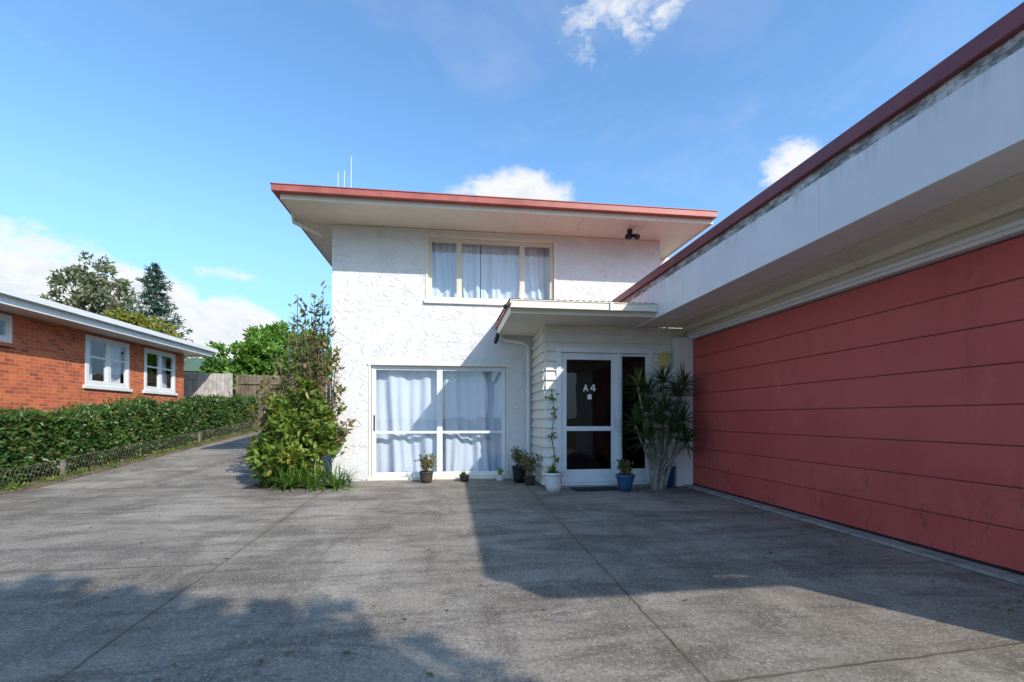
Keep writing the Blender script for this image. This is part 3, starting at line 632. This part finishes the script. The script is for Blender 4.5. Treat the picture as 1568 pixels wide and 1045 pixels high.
# ---------------- corner bush + shrub ----------------
tree('garden_bush',(-2.85,8.75,0),[((-3.05,8.6,.40),(.36,.4,.32)),((-2.55,8.5,.50),(.42,.35,.38)),((-3.15,8.75,.90),(.25,.32,.32)),((-2.75,8.55,.98),(.33,.34,.34)),((-2.36,8.55,1.12),(.24,.28,.30)),((-2.16,8.5,.78),(.18,.2,.28)),((-3.35,8.8,.60),(.18,.25,.22)),((-2.95,8.6,1.38),(.16,.2,.22)),((-2.52,8.62,1.55),(.20,.2,.30))],5400,.13,.07,L_bush,.05,sub=15,subr=.34)
sh=empty('tall_shrub'); mb=MB(); P=[]
stems=[((-2.74,8.8,3.40)),((-2.60,8.75,3.25)),((-2.30,8.82,3.58)),((-2.24,8.7,3.25)),((-2.5,8.8,3.05)),((-2.9,8.8,2.75)),((-3.12,8.85,2.3)),((-2.17,8.7,2.8)),((-2.44,8.8,3.42)),((-3.3,8.8,1.95)),((-2.08,8.6,2.35)),((-2.80,8.75,3.0)),((-1.90,8.62,1.45)),((-1.93,8.6,1.75)),((-1.86,8.65,.95)),((-1.99,8.62,2.4)),((-2.38,8.78,2.65)),((-2.6,8.8,2.5)),((-3.52,8.8,1.35)),((-3.5,8.7,.8)),((-3.42,8.8,1.7)),((-2.3,8.6,2.2)),((-2.85,8.7,2.3)),((-1.8,8.6,1.15)),((-2.5,8.7,2.1)),((-2.15,8.75,3.0)),((-3.0,8.8,1.9))]
for i,tp in enumerate(stems):
    b=Vector((-2.6+random.uniform(-.2,.2),8.78,.1)); tp=Vector(tp); mid=b.lerp(tp,.5)+Vector((random.uniform(-.12,.12),0,.1))
    p3=b.lerp(tp,.8)+Vector((random.uniform(-.06,.06),0,.05))
    mb.tube([b,mid,p3,tp],[.018,.014,.010,.005],5)
    for q_ in range(5):
        a=mid.lerp(tp,random.uniform(.0,.8)); mb.tube([a,a+Vector((random.uniform(-.18,.18),random.uniform(-.05,.05),random.uniform(.05,.24)))],[.006,.0025],4)
    for _ in range(52 if tp.z>2.45 else 60):
        g=random.uniform(.42,1)**.8; q=(b.lerp(mid,g*2) if g<.5 else mid.lerp(tp,g*2-1)); w=.095*(1.3-g)+.012
        P.append((q.x+random.gauss(0,w),q.y+random.gauss(0,w),q.z+random.gauss(0,w*.7)))
mb.obj('stems',M['bark'],sh,0,True); leaf_obj('leaves',P,.115,.05,L_shrub,sh,.4)
sp=empty('strap_leaf_plant'); mb=MB()
for i in range(9): rosette(mb,(-2.90+.13*i+random.uniform(-.05,.05),8.22+random.uniform(-.10,.10),.04),24,.54,.038,1.,1.1,i)
mb.obj('blades',L_strap,sp)
sp=empty('blue_grey_plant'); mb=MB()
for i in range(3): rosette(mb,(-1.96+.10*i,8.42+random.uniform(-.05,.08),.03),24,.28,.03,1.,.9,50+i)
mb.obj('blades',L_blue,sp)
mb=MB()
mb.v+=[(-3.5,8.35,.004),(-1.95,8.28,.004),(-1.9,8.99,.004),(-2.2,8.99,.004),(-2.2,9.9,hz(9.9)+.01),(-3.3,9.6,hz(9.6)+.01)]; mb.f.append((0,1,2,3,4,5)); mb.obj('garden_bed',M['soil'])
# ---------------- spiky dracaena by the door ----------------
dr=empty('dracaena_plant'); mb=MB(); lf=MB()
base=Vector((3.44,7.42,0))
heads=[(3.08,7.35,1.72),(3.55,7.4,1.80),(3.75,7.3,1.55),(3.22,7.3,1.30),(3.50,7.25,1.32),(3.02,7.3,1.08),(3.80,7.2,1.14),(3.38,7.2,1.10),(3.62,7.15,.95),(3.3,7.45,1.6),(3.86,7.3,1.75),(3.15,7.15,.85),(3.84,7.15,.80)]
for i,h in enumerate(heads):
    h=Vector(h); b=base+Vector((random.uniform(-.12,.12),random.uniform(-.06,.06),0)); m1=b.lerp(h,.35)+Vector((random.uniform(-.04,.04),0,.12)); m2=b.lerp(h,.75)+Vector((0,0,.06))
    mb.tube([b,m1,m2,h],[.038,.028,.022,.018],8); rosette(lf,h,48,.40,.040,1.,.75,100+i)
    rosette(lf,h-Vector((0,0,.08)),20,.36,.036,-.5,.8,150+i)
mb.obj('trunks',M['palebark'],dr,0,True); lf.obj('blades',L_drac,dr)
# ---------------- pots ----------------
def pot(name,c,r,h,mat,kind,ls=.3,taper=.72):
    e=empty(name); mb=MB()
    mb.lathe((c[0],c[1],0),[(0,.002),(r*taper,.002),(r*(taper+.15),h*.35),(r*.97,h*.8),(r,h*.86),(r*1.06,h*.88),(r*1.06,h),(r*.93,h),(r*.9,h*.85),(r*.88,h*.84)]); mb.obj('pot',mat,e,0,True)
    s=MB(); s.lathe((c[0],c[1],0),[(0,h*.86),(r*.9,h*.85)],20); s.obj('soil',M['soil'],e)
    lf=MB(); x,y=c[0],c[1]
    if kind=='rosette': 
        for i in range(3): rosette(lf,(x+random.uniform(-.3,.3)*r,y+random.uniform(-.3,.3)*r,h*.86),18,ls,.035,1.1,.5,len(name)*7+i)
        lf.obj('leaves',L_strap,e)
    elif kind in('bush','dry'):
        st=MB(); P=[]
        for i in range(10):
            a=random.uniform(0,6.28); q=Vector((x+math.cos(a)*ls*.5*random.uniform(.2,1),y+math.sin(a)*ls*.4,h+ls*random.uniform(.5,1))); b=Vector((x,y,h*.85)); st.tube([b,b.lerp(q,.6)+Vector((0,0,.02)),q],[.006,.004,.002],4)
            for _ in range(28): g=random.uniform(.4,1.05); w=.035; v=b.lerp(q,g); P.append((v.x+random.gauss(0,w),v.y+random.gauss(0,w),v.z+random.gauss(0,w)))
        st.obj('stems',M['bark'],e); leaf_obj('leaves',P,.055,.03,L_shrub if kind=='bush' else L_dry,e,.6)
    elif kind=='cactus':
        lf.tube([(x,y,h*.8),(x,y,h+ls*.4),(x,y,h+ls)],[.035,.04,.02],9); lf.tube([(x,y,h+ls*.3),(x+.05,y,h+ls*.5),(x+.055,y,h+ls*.8)],[.02,.02,.012],7); lf.obj('stems',L_green,e,0,True)
    return e
pot('potted_aloe',(1.665,7.40),.145,.31,M['whitepot'],'rosette',.22,.78)
pot('potted_succulent',(2.84,7.30),.15,.27,M['bluepot'],'bush',.2,.62)
pot('potted_shrub',(-.445,8.70),.125,.21,M['terra'],'bush',.34)
pot('potted_herb',(.255,8.75),.09,.13,M['black'],'rosette',.1)
pot('potted_cactus',(.93,8.75),.085,.12,M['whitepot'],'cactus',.13)
pot('potted_tree_seedling',(1.27,8.55),.135,.30,M['black'],'dry',.35)
pot('potted_dry_plant',(1.40,8.15),.10,.16,M['terra'],'dry',.40)
cl=empty('climbing_plant'); mb=MB(); P=[]
pts=[Vector((1.70,7.72,.0)),Vector((1.76,7.72,.5)),Vector((1.70,7.73,.9)),Vector((1.76,7.72,1.3)),Vector((1.70,7.73,1.62))]; mb.tube(pts,[.010,.009,.008,.007,.003],6)
for k in range(60):
    g=random.uniform(.6,3.99); i=int(g); q=pts[i].lerp(pts[i+1],g-i); 
    if math.sin(g*7)>-.1: P.append((q.x+random.gauss(0,.035),q.y-abs(random.gauss(0,.02)),q.z))
mb.obj('stem',M['bark'],cl,0,True); leaf_obj('leaves',P,.09,.045,L_bush,cl,.3)
bk=empty('blue_bucket'); mb=MB(); mb.lathe((3.74,7.62,0),[(0,.003),(.09,.003),(.12,.33),(.128,.335),(.128,.35),(.11,.35),(.085,.02)],22); mb.obj('bucket',M['blue'],bk,0,True)
mb=MB(); mb.tube([(3.62,7.62,.34),(3.64,7.6,.45),(3.74,7.6,.5),(3.84,7.6,.45),(3.86,7.62,.34)],.005,6); mb.obj('handle',M['metal'],bk)
mb=MB(); mb.box(2.02,2.80,7.34,7.68,.004,.02); mb.obj('doormat',M['mat'],None,.005)
mb=MB(); mb.box(1.8,3.54,7.70,7.845,0.0,.028); mb.obj('door_step',M['kerb'],H,.005)
# ---------------- sun, sky, camera ----------------
d=Vector((-.83,1.21,-1)).normalized()
sl=bpy.data.lights.new('sun','SUN'); sl.energy=4.8; sl.angle=math.radians(.55); sl.color=(1,.93,.84)
so=bpy.data.objects.new('sun',sl); link(so); so.rotation_euler=d.to_track_quat('-Z','Y').to_euler(); so.location=(10,-15,15)
el=math.asin(-d.z); az=math.atan2(-d.x,-d.y)
w=bpy.data.worlds.new('World'); scene.world=w; w.use_nodes=True; nt=w.node_tree; nt.nodes.clear(); b=NB(nt)
out=b.n('ShaderNodeOutputWorld'); bg=b.n('ShaderNodeBackground'); bg.inputs[1].default_value=.15
sky=b.n('ShaderNodeTexSky'); sky.sky_type='NISHITA'; sky.sun_disc=False; sky.sun_elevation=el; sky.sun_rotation=az; sky.altitude=50; sky.air_density=1.; sky.dust_density=.8; sky.ozone_density=1.2
tc=b.n('ShaderNodeTexCoord'); nv=b.n('ShaderNodeVectorMath',operation='NORMALIZE'); nt.links.new(tc.outputs['Generated'],nv.inputs[0])
s=b.n('ShaderNodeSeparateXYZ'); nt.links.new(nv.outputs[0],s.inputs[0])
AZ=b.m('MULTIPLY',b.m('ARCTAN2',s.outputs[0],s.outputs[1]),57.2958); EL=b.m('MULTIPLY',b.m('ARCSINE',s.outputs[2]),57.2958)
n1=b.noise(nv.outputs[0],9,6,.6,.3); n2=b.noise(b.mapping(nv.outputs[0],(1,1,2.2),(3,1,0)),26,5,.6,.5)
blobs=[(7.5,24.6,8.5,4.4,1.5),(38.6,24.6,3.8,3.2,1.3),(22.5,41.5,8,4.2,.60),(16,39.2,3.2,3.0,.65),(-41,9.5,11,7.2,2.2),(-31,10,6,4.8,2.0),(-24.0,8.4,6.5,4.4,2.0),(-24.2,14.8,3.2,.9,.6),(100,20,30,9,.9),(-110,18,35,8,.9),(175,22,30,9,.8),(-17,4,9,4,.9)]
F=None
for a,e_,ra,re,amp in blobs:
    dx=b.m('DIVIDE',b.m('SUBTRACT',AZ,a),ra); dy=b.m('DIVIDE',b.m('SUBTRACT',EL,e_),re)
    q=b.m('SUBTRACT',amp,b.m('MULTIPLY',b.m('ADD',b.m('MULTIPLY',dx,dx),b.m('MULTIPLY',dy,dy)),amp))
    F=q if F is None else b.m('MAXIMUM',F,q)
F=b.m('MAXIMUM',F,-1.5)
dens=b.m('ADD',b.m('ADD',F,b.m('MULTIPLY',b.m('SUBTRACT',n1,.5),2.6)),b.m('MULTIPLY',b.m('SUBTRACT',n2,.5),1.5))
alpha=b.mr(dens,.05,1.1,0,.97,True)
veil=b.m('MULTIPLY',b.mr(b.noise(b.mapping(nv.outputs[0],(1.5,1,3),(5,2,1)),2.2,5,.6,.8),.46,.8,0,1,True),.14)
alpha=b.m('MAXIMUM',alpha,veil)
ccol=b.mix(b.mr(b.m('ADD',dens,b.m('MULTIPLY',b.m('SUBTRACT',n2,.5),3.5)),.9,3.2),(6.6,6.65,6.75),(5.1,5.4,5.9))
lift=b.mix(1.,sky.outputs[0],(1.30,1.78,2.08),'MULTIPLY')
# mild haze so the low sky stays pale blue rather than green-yellow
hz_=b.mr(s.outputs[2],0.,.42,.8,0.,True)
lift=b.mix(hz_,lift,(2.3,3.85,6.2))
c=b.mix(alpha,lift,ccol)
nt.links.new(c,bg.inputs[0]); nt.links.new(bg.outputs[0],out.inputs[0])
cd=bpy.data.cameras.new('camera'); co=bpy.data.objects.new('camera',cd); link(co); scene.camera=co
cd.sensor_width=36; cd.lens=16.3; cd.shift_y=.0749; cd.clip_end=2000; cd.clip_start=.05
co.location=(0,0,1.2); co.rotation_euler=(math.radians(90),0,math.radians(-7.54))
scene.view_settings.view_transform='Standard'; scene.view_settings.look='None'; scene.view_settings.exposure=0
